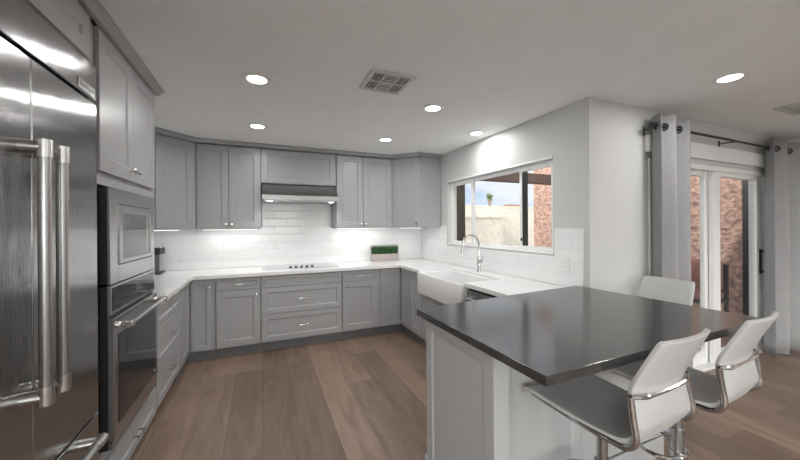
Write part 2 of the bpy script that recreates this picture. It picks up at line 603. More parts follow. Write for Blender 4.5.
# window over the sink
wn = bpy.data.objects.new('window_1', None)
COL.objects.link(wn)
wn.location = (XS, (WY0 + WY1) / 2, WZ0)
struct(wn)
def wpart(mb, name, mat):
    o = mb.build(name, mat)
    o.parent = wn
    o.matrix_parent_inverse = Matrix.Translation(wn.location).inverted()
    return o
X0, X1 = XS + .045, XS + .125
t_ = .034
f = MB()
f.box(X0, X1, WY0, WY0 + t_, WZ0, WZ1, .002).box(X0, X1, WY1 - t_, WY1, WZ0, WZ1, .002)
f.box(X0, X1, WY0 + t_, WY1 - t_, WZ0, WZ0 + t_, .002).box(X0, X1, WY0 + t_, WY1 - t_, WZ1 - t_, WZ1, .002)
wpart(f, 'window_frame', M['trim'])
for ya, yb, xo in ((WY0 + t_, 2.475, 0.055), (3.25, WY1 - t_, 0.055)):
    s = MB()
    q = .030
    xa, xb = XS + xo, XS + xo + .035
    s.box(xa, xb, ya, ya + q, WZ0 + t_, WZ1 - t_).box(xa, xb, yb - q, yb, WZ0 + t_, WZ1 - t_)
    s.box(xa, xb, ya + q, yb - q, WZ0 + t_, WZ0 + t_ + q * .6).box(xa, xb, ya + q, yb - q, WZ1 - t_ - q * .6, WZ1 - t_)
    wpart(s, 'sash', M['trim'])
    wpart(MB().box(xa + .014, xa + .020, ya + q - .005, yb - q + .005, WZ0 + t_ + .015, WZ1 - t_ - .015), 'pane', M['glass'])
wpart(MB().box(XS + .100, XS + .106, 2.45, 3.30, WZ0 + t_ - .004, WZ1 - t_ + .004), 'pane', M['glass'])
wpart(MB().box(XS + .060, XS + .072, 2.385, 2.445, WZ0 + t_ + .01, WZ1 - t_ - .01), 'screen_edge', M['rod'])
wpart(MB().box(XS + .043, XS + .055, 2.44, 2.458, 1.27, 1.30, .003), 'latch', M['black'])
wpart(MB().box(XS - .012, XS + .045, WY0 + .001, WY1 - .001, WZ0 - .001, WZ0 + .012, .002).box(XS - .010, XS, WY0 - .004, WY1 + .004, WZ1, WZ1 + .018, .002), 'window_trim', M['trim'])

# five unseen windows added behind the camera to bring in soft fill light
for k_, (a, b) in enumerate(RW + FW + LW):
    we = bpy.data.objects.new('window_%d' % (k_ + 2), None)
    COL.objects.link(we)
    we.location = (XR, (a + b) / 2, .25) if k_ < 2 else ((a + b) / 2, YBK, .25)
    if k_ > 1:
        we.rotation_euler = (0, 0, -PI / 2)
    if k_ == 4:
        we.location, we.rotation_euler = (XL, (a + b) / 2, .25), (0, 0, PI)
    struct(we)
    hw2, hh = (b - a) / 2, 1.90
    f = MB()
    f.box(.03, .11, -hw2, -hw2 + .05, 0, hh).box(.03, .11, hw2 - .05, hw2, 0, hh).box(.03, .11, -hw2 + .05, hw2 - .05, 0, .05)
    f.box(.03, .11, -hw2 + .05, hw2 - .05, hh - .05, hh).box(.04, .10, -.025, .025, .05, hh - .05)
    f.build('window_frame', M['trim'], we)
    MB().box(.066, .072, -hw2 + .045, -.02, .045, hh - .045).build('pane', M['glass'], we)
    MB().box(.066, .072, .02, hw2 - .045, .045, hh - .045).build('pane', M['glass'], we)

# sliding glass door
dr = bpy.data.objects.new('door_1', None)
COL.objects.link(dr)
dr.location = ((DX0 + DX1) / 2, YD, 0)
struct(dr)
def dpart(mb, name, mat, parent=None, smooth=False):
    o = mb.build(name, mat, smooth=smooth)
    o.parent = dr
    o.matrix_parent_inverse = Matrix.Translation(dr.location).inverted()
    return o
f = MB()
f.box(DX0, DX0 + .05, YD - .012, YD + .12, 0, DZ1, .002).box(DX1 - .05, DX1, YD - .012, YD + .12, 0, DZ1, .002)
f.box(DX0 + .05, DX1 - .05, YD - .012, YD + .12, DZ1 - .045, DZ1, .002).box(DX0 + .05, DX1 - .05, YD - .006, YD + .12, 0, .03, .002)
dpart(f, 'door_frame', M['trim'])
def slider(xa, xb, ya, st):
    s = MB()
    zb, zt = .03, DZ1 - .045
    s.box(xa, xa + st, ya, ya + .04, zb, zt, .002).box(xb - st, xb, ya, ya + .04, zb, zt, .002)
    s.box(xa + st, xb - st, ya, ya + .04, zb, zb + .12, .002).box(xa + st, xb - st, ya, ya + .04, zt - .045, zt, .002)
    dpart(s, 'door_panel', M['trim'])
    dpart(MB().box(xa + st - .005, xb - st + .005, ya + .017, ya + .023, zb + .11, zt - .04), 'pane', M['glass'])
slider(DX0 + .05, 4.17, YD + .062, .09)
slider(4.13, DX1 - .05, YD + .012, .125)
hd = MB()
hd.tube([(5.088, YD + .006, .885), (5.088, YD - .035, .905), (5.088, YD - .035, 1.11), (5.088, YD + .006, 1.13)], .011, 10)
hd.box(5.068, 5.108, YD + .002, YD + .012, .87, 1.145, .003)
dpart(hd, 'door_handle', M['black'], smooth=True)
struct(MB().box(3.0, 5.34, YD - .035, YD - .001, 2.045, 2.185, .004).build('trim_1', M['trim']))

# ------------------------------------------------------------------ cabinets
PULLS = {}
def add_pull(parent, cx, cz, length=0.11, vertical=False):
    """arched bar pull on two posts, on the face y=0, sticking out to -y"""
    o = MB()
    pts = []
    for i in range(13):
        k = i / 12 * 2 - 1
        off = -0.030 - 0.006 * (1 - k * k)
        pts.append((cx + k * length / 2, off, cz) if not vertical else (cx, off, cz + k * length / 2))
    o.tube(pts, [.0058 - .0012 * (1 - abs(i / 6 - 1)) for i in range(13)], 10)
    for s in (-.36, .36):
        a = (cx + s * length, 0, cz) if not vertical else (cx, 0, cz + s * length)
        b = (a[0], -.031, a[2])
        o.cyl(a, b, .0065, .0048, 10)
    return o.build('handle', M['nickel'], parent, True)

def add_knob(parent, cx, cz):
    o = MB()
    o.lathe([(0, 0), (.009, 0), (.0065, .004), (.005, .012), (.010, .016), (.0148, .020), (.0148, .024), (.011, .028), (0, .029)], (cx, 0, cz), 18, (0, -1, 0))
    return o.build('knob', M['nickel'], parent, True)

def cabinet(name, label, cat, fr, u0, u1, z0, z1, depth, fronts, group=None, toe=None, mat='cab', body_poly=None, ztop=None):
    """fronts: (kind, a, b, za, zb, hardware) in run coordinates; fr = frame of the run's door plane"""
    uc = (u0 + u1) / 2
    base_z = 0.0 if toe else z0
    e = empty(name, label, cat, fr @ Matrix.Translation((uc, 0, base_z)), group)
    b = MB()
    g = .0008
    if body_poly:
        b.prism([(p[0] - uc, p[1]) for p in body_poly], z0 - base_z, z1 - base_z)
    else:
        b.box(u0 - uc + g, u1 - uc - g, .0205, depth, z0 - base_z, z1 - base_z)
    b.build('body', M[mat], e)
    for kind, a, bb, za, zb, hw in fronts:
        gg = .0016
        big = (zb - za) > .2
        fw = min(.07, (bb - a) * .3) if kind == 'door' else min(.055, (zb - za) * .27)
        d = MB().shaker(a - uc + gg, bb - uc - gg, za - base_z + gg, zb - base_z - gg, fw).build(kind if kind != 'panel' else 'door', M[mat], e)
        if hw:
            for h in hw:
                if h[0] == 'pull':
                    add_pull(d, h[1] - uc, h[2] - base_z)
                elif h[0] == 'knob':
                    add_knob(d, h[1] - uc, h[2] - base_z)
    if toe:
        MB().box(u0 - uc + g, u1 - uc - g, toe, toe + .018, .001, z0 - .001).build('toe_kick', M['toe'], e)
    return e

fB = frame(0, FB, 0, 1, 0)
fL = frame(FL, 0, 0, 0, 1)
fR = frame(FR, 0, 0, 0, -1)
ZB0, ZB1 = 0.112, 0.876
BG = 'grey shaker base cabinets under the white counter'
UG = 'grey shaker wall cabinets under the ceiling'
# left run -------------------------------------------------
cabinet('base_cabinet', 'grey three-drawer base cabinet directly beside the wall oven', 'cabinet', fL, 2.806, 3.52, ZB0, ZB1, .60,
        [('drawer', 2.812, 3.50, .70, .865, [('pull', 3.156, .79)]), ('drawer', 2.812, 3.50, .41, .697, [('pull', 3.156, .565)]), ('drawer', 2.812, 3.50, .122, .407, [('pull', 3.156, .28)])], BG, toe=.07)
# corner cabinet left: bi-fold doors, drawn with its door on the back face
e = empty('corner_base_cabinet', 'grey corner base cabinet at left end of the counter, bi-fold doors', 'cabinet', Matrix.Translation((-.70, 3.93, 0)), BG)
MB().prism([(-.60, -.408), (-.0195, -.408), (-.0195, .0235), (.235, .0235), (.235, .588), (-.60, .588)], ZB0, ZB1).build('body', M['cab'], e)
d = MB().shaker(.012, .204, .122, .865, .05, y=.003).build('door', M['cab'], e)
add_knob(d, .178, .79)
d2 = MB().shaker(3.526, 3.915, .122, .865, .06)
bmesh.ops.transform(d2.bm, matrix=Matrix.Translation((.70, -3.93, 0)) @ fL, verts=d2.bm.verts)
d2.build('door', M['cab'], e)
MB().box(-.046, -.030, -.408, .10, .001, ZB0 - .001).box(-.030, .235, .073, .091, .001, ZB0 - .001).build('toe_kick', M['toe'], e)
# back run -------------------------------------------------
cabinet('base_cabinet', 'grey base cabinet with one drawer and door, left of the wide drawers', 'cabinet', fB, -.462, -.018, ZB0, ZB1, .59,
        [('drawer', -.458, -.022, .737, .865, [('pull', -.24, .80)]), ('door', -.458, -.022, .122, .733, [('knob', -.06, .675)])], BG, toe=.07)
cabinet('base_cabinet', 'wide grey base cabinet of three drawers under the cooktop', 'cabinet', fB, -.016, .905, ZB0, ZB1, .59,
        [('drawer', -.012, .901, .737, .865, None), ('drawer', -.012, .901, .432, .733, [('pull', .445, .59)]), ('drawer', -.012, .901, .122, .428, [('pull', .445, .28)])], BG, toe=.07)
cabinet('base_cabinet', 'grey base cabinet with one drawer and door, right of the wide drawers', 'cabinet', fB, .907, 1.370, ZB0, ZB1, .59,
        [('drawer', .911, 1.366, .737, .865, [('pull', 1.14, .80)]), ('door', .911, 1.366, .122, .733, [('knob', .952, .675)])], BG, toe=.07)
e = empty('corner_base_cabinet', 'grey corner base cabinet below the grass planter, between back counter and sink', 'cabinet', Matrix.Translation((1.69, 3.93, 0)), BG)
MB().prism([(-.318, .0235), (.0255, .0235), (.0255, -.294), (.60, -.294), (.60, .588), (-.318, .588)], ZB0, ZB1).build('body', M['cab'], e)
d = MB().shaker(-.275, -.004, .122, .865, .06, y=.003).build('door', M['cab'], e)
d2 = MB().shaker(-3.912, -3.64, .122, .865, .06)
bmesh.ops.transform(d2.bm, matrix=Matrix.Translation((-1.69, -3.93, 0)) @ fR, verts=d2.bm.verts)
d2.build('door', M['cab'], e)
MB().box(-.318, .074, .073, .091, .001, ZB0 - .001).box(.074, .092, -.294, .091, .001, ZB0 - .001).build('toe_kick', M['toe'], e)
# sink run -------------------------------------------------
cabinet('base_cabinet', 'narrow grey base cabinet left of the white farmhouse sink', 'cabinet', fR, -3.634, -3.325, ZB0, ZB1, .60,
        [('door', -3.63, -3.33, .122, .865, None)], BG, toe=.07)
cabinet('sink_cabinet', 'grey base cabinet under the white farmhouse sink', 'cabinet', fR, -3.323, -2.48, ZB0, .655, .60,
        [('door', -3.319, -2.905, .122, .65, None), ('door', -2.898, -2.484, .122, .65, None)], None, toe=.07)
MB().box(1.72, 2.29, 1.752, 1.795, .001, ZB1).build('end_panel', M['cab'])
tag(bpy.data.objects['end_panel'], 'narrow grey end panel between dishwasher and dark peninsula top', 'panel')
# dishwasher ------------------------------------------------
e = empty('dishwasher', 'stainless dishwasher with bar handle right of the sink', 'dishwasher', fR @ Matrix.Translation((-2.108, 0, 0)))
MB().box(-.31, .31, .022, .58, .10, .868).build('body', M['black'], e)
dd = MB().box(-.307, .307, -.004, .022, .11, .85, .003).build('door', M['steel'], e)
h = MB().tube([(-.26, -.05, .79), (.26, -.05, .79)], .011, 12)
h.cyl((-.24, -.004, .79), (-.24, -.05, .79), .009).cyl((.24, -.004, .79), (.24, -.05, .79), .009)
h.build('handle', M['nickel'], dd, True)
MB().box(-.30, .30, .07, .09, .001, .099).build('toe_kick', M['toe'], e)

# tall oven cabinet ----------------------------------------
e = empty('oven_cabinet', 'tall grey cabinet housing the built-in microwave and wall oven', 'cabinet', fL @ Matrix.Translation((2.33, 0, 0)))
b = MB()
b.box(-.465, -.372, .0205, .60, .10, 2.372).box(.340, .468, .0205, .60, .10, 2.372)
b.box(-.372, .340, .0205, .60, 1.636, 2.372).box(-.372, .340, .0205, .60, .10, .350)
b.box(-.372, .340, .585, .60, .35, 1.636).box(-.372, .340, .0205, .58, .998, 1.002)
b.build('body', M['cab'], e)
MB().box(-.501, -.4665, .0, .60, .001, 2.134).build('side_panel', M['cab'], e)
for a, c, kx in ((-.395, .025, -.012), (.029, .446, .066)):
    d = MB().shaker(a, c, 1.697, 2.368, .07).build('door', M['cab'], e)
    add_knob(d, kx, 1.757)
d = MB().shaker(-.372, .446, .118, .292, .045).build('drawer', M['cab'], e)
add_pull(d, .04, .205)
MB().box(-.465, .468, .07, .088, .001, .099).build('toe_kick', M['toe'], e)
# cabinet above the refrigerator
cabinet('wall_cabinet', 'grey two-door cabinet above the stainless refrigerator', 'cabinet', fL, .89, 1.862, 2.135, 2.372, .60,
        [('door', .895, 1.376, 2.172, 2.368, None), ('door', 1.379, 1.855, 2.172, 2.368, None)])
# end panel beside the fridge

# wall cabinets on the back wall ----------------------------
fU = frame(0, 4.203, 0, 1, 0)
ZU0, ZU1 = 1.405, 2.372
cabinet('wall_cabinet', 'grey two-door wall cabinet left of the range hood', 'cabinet', fU, -.680, -.012, ZU0, ZU1, .325,
        [('door', -.676, -.355, ZU0 + .003, 2.366, [('knob', -.385, 1.46)]), ('door', -.352, -.016, ZU0 + .003, 2.366, [('knob', -.322, 1.46)])], UG)
cabinet('wall_cabinet', 'short grey wall cabinet above the range hood', 'cabinet', fU, -.010, .897, 1.952, ZU1, .325,
        [('door', -.006, .893, 1.957, 2.366, None)], UG)
cabinet('wall_cabinet', 'grey two-door wall cabinet right of the range hood', 'cabinet', fU, .899, 1.688, ZU0, ZU1, .325,
        [('door', 0.903, 1.263, ZU0 + .003, 2.366, [('knob', 1.232, 1.46)]), ('door', 1.266, 1.684, ZU0 + .003, 2.366, [('knob', 1.298, 1.46)])], UG)
# diagonal corner wall cabinets
s2 = math.sqrt(.5)
fDL = frame(-.69, 4.195, 0, 1, 1)
def diag_poly(fr, pts):
    inv = fr.inverted()
    return [tuple((inv @ Vector((x, y, 0)))[:2]) for x, y in pts]
off = .0145
cabinet('corner_wall_cabinet', 'grey diagonal corner wall cabinet beside the tall oven cabinet', 'cabinet', fDL, -.42, 0, ZU0, ZU1, .3,
        [('door', -.405, -.012, ZU0 + .003, 2.366, [('knob', -.05, 1.46)])], UG,
        body_poly=diag_poly(fDL, [(-.682, 4.20 + off), (-.682, 4.528), (-1.30, 4.528), (-1.30, 3.90), (-.985 - off, 3.90)]))
fDR = frame(1.698, 4.195, 0, 1, -1)
cabinet('corner_wall_cabinet', 'grey diagonal corner wall cabinet beside the window wall', 'cabinet', fDR, 0, .392, ZU0, ZU1, .3,
        [('door', .006, .386, ZU0 + .003, 2.366, [('knob', .35, 1.46)])], UG,
        body_poly=diag_poly(fDR, [(1.690, 4.20 + off), (1.690, 4.528), (2.304, 4.528), (2.304, 3.925), (1.972 + off, 3.925)]))

# slim lamps fixed under the wall cabinets
def under_light(cab, x0, x1, y):
    b = MB().box(x0, x1, y - .018, y + .018, -.012, -.0005, .002).build('under_cabinet_light', M['trim'], cab)
    MB().box(x0 + .01, x1 - .01, y - .010, y + .010, -.0135, -.0122).build('diffuser', M['ledlens'], b)
    ld = bpy.data.lights.new('under_cabinet_glow', 'AREA')
    ld.shape = 'RECTANGLE'
    ld.size, ld.size_y = x1 - x0 - .02, .02
    ld.energy = UNDER_W * (x1 - x0)
    ld.color = (1.0, 0.99, 0.97)
    lo = bpy.data.objects.new('under_cabinet_glow', ld)
    COL.objects.link(lo)
    lo.parent = cab
    lo.location = ((x0 + x1) / 2, y, -.016)
for c_ in [o for o in bpy.data.objects if o.name.split('.')[0] in ('wall_cabinet', 'corner_wall_cabinet')]:
    lb = c_['label']
    if 'two-door' in lb and 'hood' in lb:
        k_ = .30 if 'left' in lb else .36
        under_light(c_, -k_, k_, .16)
    elif 'diagonal' in lb:
        under_light(c_, -.17, .17, .20)

# crown moulding, one continuous trim ------------------------
def sweep(path, prof):
    """profile (outward, z) swept along a polyline; outward is to the right of travel"""
    t = bmesh.new()
    P_ = [Vector((p[0], p[1], 0)) for p in path]
    rings = []
    for i, p in enumerate(P_):
        ns = []
        if i > 0: ns.append((P_[i] - P_[i - 1]).normalized())
        if i < len(P_) - 1: ns.append((P_[i + 1] - P_[i]).normalized())
        nn = [Vector((d.y, -d.x, 0)) for d in ns]
        n = nn[0] if len(nn) == 1 else (nn[0] + nn[1]).normalized()
        k = 1 / max(.3, n.dot(nn[0]))
        rings.append([t.verts.new(p + n * k * o_ + Vector((0, 0, z))) for o_, z in prof])
    m_ = len(prof)
    for a, b in zip(rings, rings[1:]):
        for k in range(m_):
            l = (k + 1) % m_
            t.faces.new((a[k], a[l], b[l], b[k]))
    t.faces.new(rings[0])
    t.faces.new(rings[-1][::-1])
    return t
prof = [(.001, 2.372), (.001, ZC - .001), (.085, ZC - .001), (.085, ZC - .010), (.066, ZC - .014), (.034, 2.372)]
prof_l = [(.001, 2.372), (.001, ZC - .001), (.056, ZC - .001), (.056, ZC - .010), (.044, ZC - .014), (.024, 2.372)]
c = MB()
c.add(sweep([(-.70, .89), (-.70, 2.803)], prof_l))
struct(c.build('trim_2', M['cab']))
c = MB()
c.add(sweep([(-1.04, 3.845), (-.684, 4.201), (1.692, 4.201), (1.972, 3.921), (2.31, 3.921)], prof))
struct(c.build('trim_3', M['cab']))

# ------------------------------------------------------------------ refrigerator
e = empty('refrigerator', 'built-in stainless french door refrigerator with bottom freezer drawer', 'refrigerator', frame(-.666, 1.366, 0, 0, 1))
MB().box(-.458, .458, .055, .63, .02, 2.128).build('body', M['black'], e)
def slab_door(name, x0, x1, z0, z1, par, mat='steel', th=.052):
    return MB().box(x0, x1, 0, th, z0, z1, .004, 2).build(name, M[mat], par)
SPL = .021
d1 = slab_door('door', -.456, SPL - .002, .622, 1.965, e)
d2 = slab_door('door', SPL + .002, .456, .622, 1.965, e)
dz = slab_door('freezer_drawer', -.456, .456, .11, .612, e)
gr = slab_door('grille_panel', -.456, .456, 1.978, 2.128, e)
MB().box(-.45, .45, .05, .07, .012, .10).build('toe_kick', M['black'], e)
bd = MB()
bd.box(.30, .435, -.0025, 0, 1.988, 2.028, .001).build('badge', M['nickel'], gr)
bt = MB()
for i in range(9):
    x = .316 + i * .012
    bt.box(x, x + .007, -.0036, -.0024, 2.000 + .003 * (i % 3 == 1), 2.014 + .003 * (i % 4 == 0))
bt.build('badge_lettering', M['steel2'], gr)
def fridge_handle(par, cx, z0, z1):
    h = MB()
    yy = -.052
    h.cyl((cx, yy, z0 + .05), (cx, yy, z1 - .05), .0165, n=24)
    hb = h.build('handle', M['steel2'], par, True)
    for z, s in ((z0, 1), (z1, -1)):
        q = MB()
        q.cyl((cx, yy, z), (cx, yy, z + s * .055), .0195, n=24)
        q.cyl((cx, yy - .004, z + s * .024), (cx, 0.0, z + s * .024), .0185, .0215, 24)
        q.build('handle_mount', M['nickel'], hb, True)
fridge_handle(d1, SPL - .047, .885, 1.70)
fridge_handle(d2, SPL + .047, .885, 1.70)
h = MB()
h.cyl((-.33, -.06, .565), (.33, -.06, .565), .0165, n=24)
hb = h.build('handle', M['steel2'], dz, True)
for s in (-1, 1):
    q = MB()
    q.cyl((s * .33, -.06, .565), (s * .275, -.06, .565), .0195, n=24)
    q.cyl((s * .306, -.064, .565), (s * .306, 0, .565), .0185, .0215, 24)
    q.build('handle_mount', M['nickel'], hb, True)

# ------------------------------------------------------------------ microwave and wall oven
FO = frame(-.672, 2.3135, 0, 0, 1)
hw_ = .346
e = empty('microwave', 'built-in stainless microwave with trim kit above the wall oven', 'microwave', FO @ Matrix.Translation((0, 0, 1.150)))
MB().box(-hw_ + .004, hw_ - .004, .012, .40, .004, .468).build('body', M['black'], e)
t = bmesh.new()
q = MB()
A, B_, Z0, Z1 = -.25, .276, .088, .398
q.box(-hw_, A, 0, .012, .0, .472, .002).box(B_, hw_, 0, .012, 0, .472, .002).box(A, B_, 0, .012, 0, Z0, .002).box(A, B_, 0, .012, Z1, .472, .002)
q.build('trim_kit', M['steel2'], e)
q = MB()
q.box(A + .004, A + .040, -.006, .011, Z0 + .004, Z1 - .004, .002).box(B_ - .040, B_ - .004, -.006, .011, Z0 + .004, Z1 - .004, .002)
q.box(A + .04, B_ - .04, -.006, .011, Z0 + .004, Z0 + .028, .002).box(A + .04, B_ - .04, -.006, .011, Z1 - .045, Z1 - .004, .002)
dd = q.build('door', M['steel2'], e)
MB().box(A + .04, B_ - .04, -.002, .010, Z0 + .028, Z1 - .045).build('door_glass', M['mglass'], dd)
MB().box(B_ - .085, B_ - .078, -.004, -.001, Z0 + .035, Z1 - .052).build('control_strip', M['steel2'], dd)
e = empty('built_in_oven', 'built-in stainless wall oven with black glass door under the microwave', 'oven', FO @ Matrix.Translation((0, 0, .352)))
MB().box(-hw_ + .004, hw_ - .004, .014, .55, .003, .790).build('body', M['black'], e)
cp = MB().box(-hw_, hw_, 0, .014, .652, .793, .002).build('control_panel', M['steel2'], e)
MB().box(-hw_ + .025, hw_ - .025, -.002, .004, .667, .780).build('panel_glass', M['bglass'], cp)
MB().box(-.02, .10, -.0028, -.0015, .705, .745).build('display', M['mglass'], cp)
od = MB()
od.box(-hw_, hw_, -.012, .013, .040, .636, .003)
od = od.build('door', M['steel2'], e)
MB().box(-hw_ + .055, hw_ - .045, -.0145, -.010, .105, .545).build('door_glass', M['bglass'], od)
MB().lathe([(0, 0), (.009, 0), (.009, .002), (0, .002)], (hw_ - .075, -.0145, .135), 18, (0, -1, 0)).build('badge', M['nickel'], od)
h = MB()
h.tube([(-.315, -.062, .595), (.315, -.062, .595)], .0125, 16)
hb = h.build('handle', M['steel2'], od, True)
for s in (-1, 1):
    q = MB()
    q.lathe([(0, 0), (.017, 0), (.017, .006), (.012, .014), (.0155, .024), (.0165, .052), (0.0165, .066), (0, .066)], (s * .300, -.012, .595), 18, (0, -1, 0))
    q.cyl((s * .285, -.062, .595), (s * .322, -.062, .595), .0155)
    q.build('handle_mount', M['nickel'], hb, True)
MB().box(-hw_, hw_, -.006, .013, .004, .034, .002).build('bottom_vent', M['steel2'], e)

# ------------------------------------------------------------------ range hood
e = empty('range_hood', 'stainless under-cabinet range hood with two lit lamps', 'range hood', frame(.4435, 4.02, 1.742, 1, 0))
W_ = .441
q = MB()
poly = [(.0, .0), (.0, .055), (.19, .205), (.50, .205), (.50, 0)]      # (y, z) side profile
pm = Matrix(((0, 0, 1, 0), (1, 0, 0, 0), (0, 1, 0, 0), (0, 0, 0, 1)))
t = bmesh.new()
vs = [t.verts.new((p[0], p[1], -W_)) for p in poly]
fc = t.faces.new(vs)
g = bmesh.ops.extrude_face_region(t, geom=[fc])
for v in g['geom']:
    if isinstance(v, bmesh.types.BMVert): v.co.z = W_
q.add(t, pm)
q.build('body', M['steel2'], e)
MB().box(-W_ + .02, W_ - .02, .03, .46, -.012, -.0005).build('filter', M['steel'], e)
MB().box(-W_ - .003, W_ + .003, -.006, .0, .0, .056, .001).build('front_lip', M['hoodlip'], e)
for x in (-.36, .36):
    o = MB().lathe([(0, 0), (.03, 0), (.03, .004), (0, .004)], (x, .06, -.018), 20).build('hood_lamp', M['hoodlens'], e)
    ld = bpy.data.lights.new('hood_light', 'SPOT')
    ld.energy = 3.0
    ld.spot_size = R(140)
    ld.spot_blend = 0.8
    ld.shadow_soft_size = .03
    lo = bpy.data.objects.new('hood_light', ld)
    COL.objects.link(lo)
    lo.parent = e
    lo.location = (x, .06, -.024)

# ------------------------------------------------------------------ counter, cooktop, sink, faucet
SK0, SK1, SKX = 2.425, 3.31, 2.10
poly = [(XL + .001, 2.803), (-.662, 2.803), (-.662, 3.897), (1.662, 3.897), (1.662, SK1 + .002), (SKX, SK1 + .002), (SKX, SK0 - .002), (1.662, SK0 - .002),
        (1.662, 1.7535), (XS - .010, 1.8035), (XS - .010, YB - .010), (XL + .010, YB - .010)]
o = MB().prism(poly, ZTU, ZT, .003).build('countertop', M['quartz'])
tag(o, 'white quartz countertop running around the kitchen from oven to window wall', 'countertop')

e = empty('cooktop', 'grey glass cooktop with five black burner controls on the back counter', 'cooktop', Matrix.Translation((.443, 4.24, ZT)))
MB().prism([(-.452, -.21), (.452, -.21), (.452, .21), (-.452, .21)], .0005, .012, .003).build('glass_top', M['cook'], e)
for i in range(5):
    MB().lathe([(0, 0), (.019, 0), (.019, .004), (.016, .018), (0, .018)], (-.128 + i * .064, -.135, .0122), 20).build('knob', M['black'], e, True)

e = empty('farmhouse_sink', 'white apron-front farmhouse sink set into the counter under the window', 'sink', Matrix.Translation(((1.63 + SKX) / 2, (SK0 + SK1) / 2, .658)))
hx, hy = (SKX - 1.63) / 2 - .001, (SK1 - SK0) / 2 - .001
t = bmesh.new()
bmesh.ops.create_cube(t, size=1)
for v in t.verts:
    v.co = Vector((v.co.x * 2 * hx, v.co.y * 2 * hy, (v.co.z + .5) * .238))
top = max(t.faces, key=lambda f_: f_.calc_center_median().z)
bmesh.ops.inset_region(t, faces=[top], thickness=.030)
g = bmesh.ops.extrude_face_region(t, geom=[top])
nv = [v for v in g['geom'] if isinstance(v, bmesh.types.BMVert)]
bmesh.ops.delete(t, geom=[top], context='FACES_ONLY')
for v in nv:
    v.co.z -= .21
    v.co.x *= .95
    v.co.y *= .97
bmesh.ops.bevel(t, geom=[e_ for e_ in t.edges], offset=.010, segments=3, profile=.5, affect='EDGES')
q = MB()
q.add(t)
q.build('basin', M['sink'], e, True, 40)
MB().lathe([(0, 0), (.042, 0), (.042, .004), (.03, .006), (0, .004)], (0, 0, .0285), 24).build('drain', M['chrome'], e, True)

e = empty('faucet', 'chrome gooseneck kitchen faucet behind the white sink', 'faucet', Matrix.Translation((2.21, 2.93, ZT)))
MB().lathe([(0, 0), (.028, 0), (.028, .006), (.021, .014), (.018, .05), (.021, .062), (.018, .075), (.0165, .12), (.021, .135), (.0165, .150), (.0125, .21), (.0125, .30), (0, .30)], (0, 0, .0005), 24).build('body', M['chrome'], e, True)
pts = [(0, 0, .29)]
for i in range(19):
    a = PI * i / 18 * 1.02
    pts.append((-.105 + .105 * math.cos(a), 0, .30 + .105 * math.sin(a)))
sp_ = MB().tube(pts, .0095, 12).build('spout', M['chrome'], e, True)
MB().lathe([(0, 0), (.011, 0), (.0125, .03), (.017, .075), (.0185, .095), (.0, .095)], (-.210, 0, .296), 20, (-.12, 0, -1)).build('spray_head', M['nickel'], sp_, True)
q = MB().cyl((0, 0, .105), (.0, -.045, .112), .012)
q.tube([(0, -.043, .112), (.004, -.055, .135), (.008, -.062, .185)], [.008, .006, .0045], 10)
q.build('lever', M['chrome'], e, True)

# outlet on the splashback
e = empty('wall_outlet', 'white double wall outlet on the tiles at the right of the window', 'outlet', frame(XS - .0095, 1.92, 1.097, 0, -1))
pl = MB().box(-.062, .062, -.006, 0, -.062, .062, .002).build('cover_plate', M['plate'], e)
for x in (-.030, .030):
    q = MB().box(x - .018, x + .018, -.009, -.006, -.036, .036, .001).build('socket' if x > 0 else 'rocker_switch', M['trim'], e)
sk = [k for k in kids(e) if k.name.startswith('socket')][0]
for z in (-.018, .018):
    for x in (.024, .035):
        MB().box(x - .0013, x + .0013, -.0096, -.0088, z - .006, z + .006).build('slot', M['ventdark'], sk)

# grass planter
e = empty('grass_planter', 'long pinkish planter of short green grass on the back counter', 'plant', Matrix.Translation((1.648, 4.41, ZT + .0005)))
q = MB()
t = bmesh.new()
bmesh.ops.create_cube(t, size=1)
for v in t.verts:
    k = 1.0 if v.co.z > 0 else .97
    v.co = Vector((v.co.x * .42 * k, v.co.y * .10 * k, (v.co.z + .5) * .105))
bmesh.ops.bevel(t, geom=[x for x in t.edges], offset=.008, segments=2, profile=.5, affect='EDGES')
q.add(t)
q.build('planter_box', M['planter'], e, True)
t = bmesh.new()
for i in range(1250):
    x = random.uniform(-.195, .195)
    y = random.uniform(-.040, .040)
    hgt = random.uniform(.055, .15)
    a = random.uniform(0, 2 * PI)
    ln = random.uniform(0, .042)
    lx, ly = ln * math.cos(a) + .06 * x, ln * math.sin(a) * .6
    wx, wy = .0028 * math.cos(a + 1.5), .0028 * math.sin(a + 1.5)
    v0 = t.verts.new((x - wx, y - wy, .10))
    v1 = t.verts.new((x + wx, y + wy, .10))
    v2 = t.verts.new((x + lx * .5 + wx * .8, y + ly * .5 + wy * .8, .10 + hgt * .6))
    v3 = t.verts.new((x + lx * .5 - wx * .8, y + ly * .5 - wy * .8, .10 + hgt * .6))
    v4 = t.verts.new((x + lx, y + ly, .10 + hgt))
    t.faces.new((v0, v1, v2, v3))
    t.faces.new((v3, v2, v4))
q = MB()
q.add(t)
o = q.build('grass_blades', M['grass'], e)
o['kind'] = 'stuff'

# black coffee maker tucked behind the oven cabinet
e = empty('coffee_maker', 'black single-cup coffee maker on the counter beside the oven cabinet', 'coffee maker', Matrix.Translation((-1.075, 4.33, ZT + .0005)))
MB().box(-.10, .055, -.10, .10, 0, .022, .004).build('base', M['black'], e)
MB().box(-.10, .0, -.10, .10, .022, .215, .004).build('water_tank', M['black'], e)
MB().box(-.10, .055, -.10, .10, .215, .285, .008).build('brew_head', M['black'], e)
MB().box(-.098, .056, -.101, .101, .285, .298, .003).build('lid', M['nickel'], e)

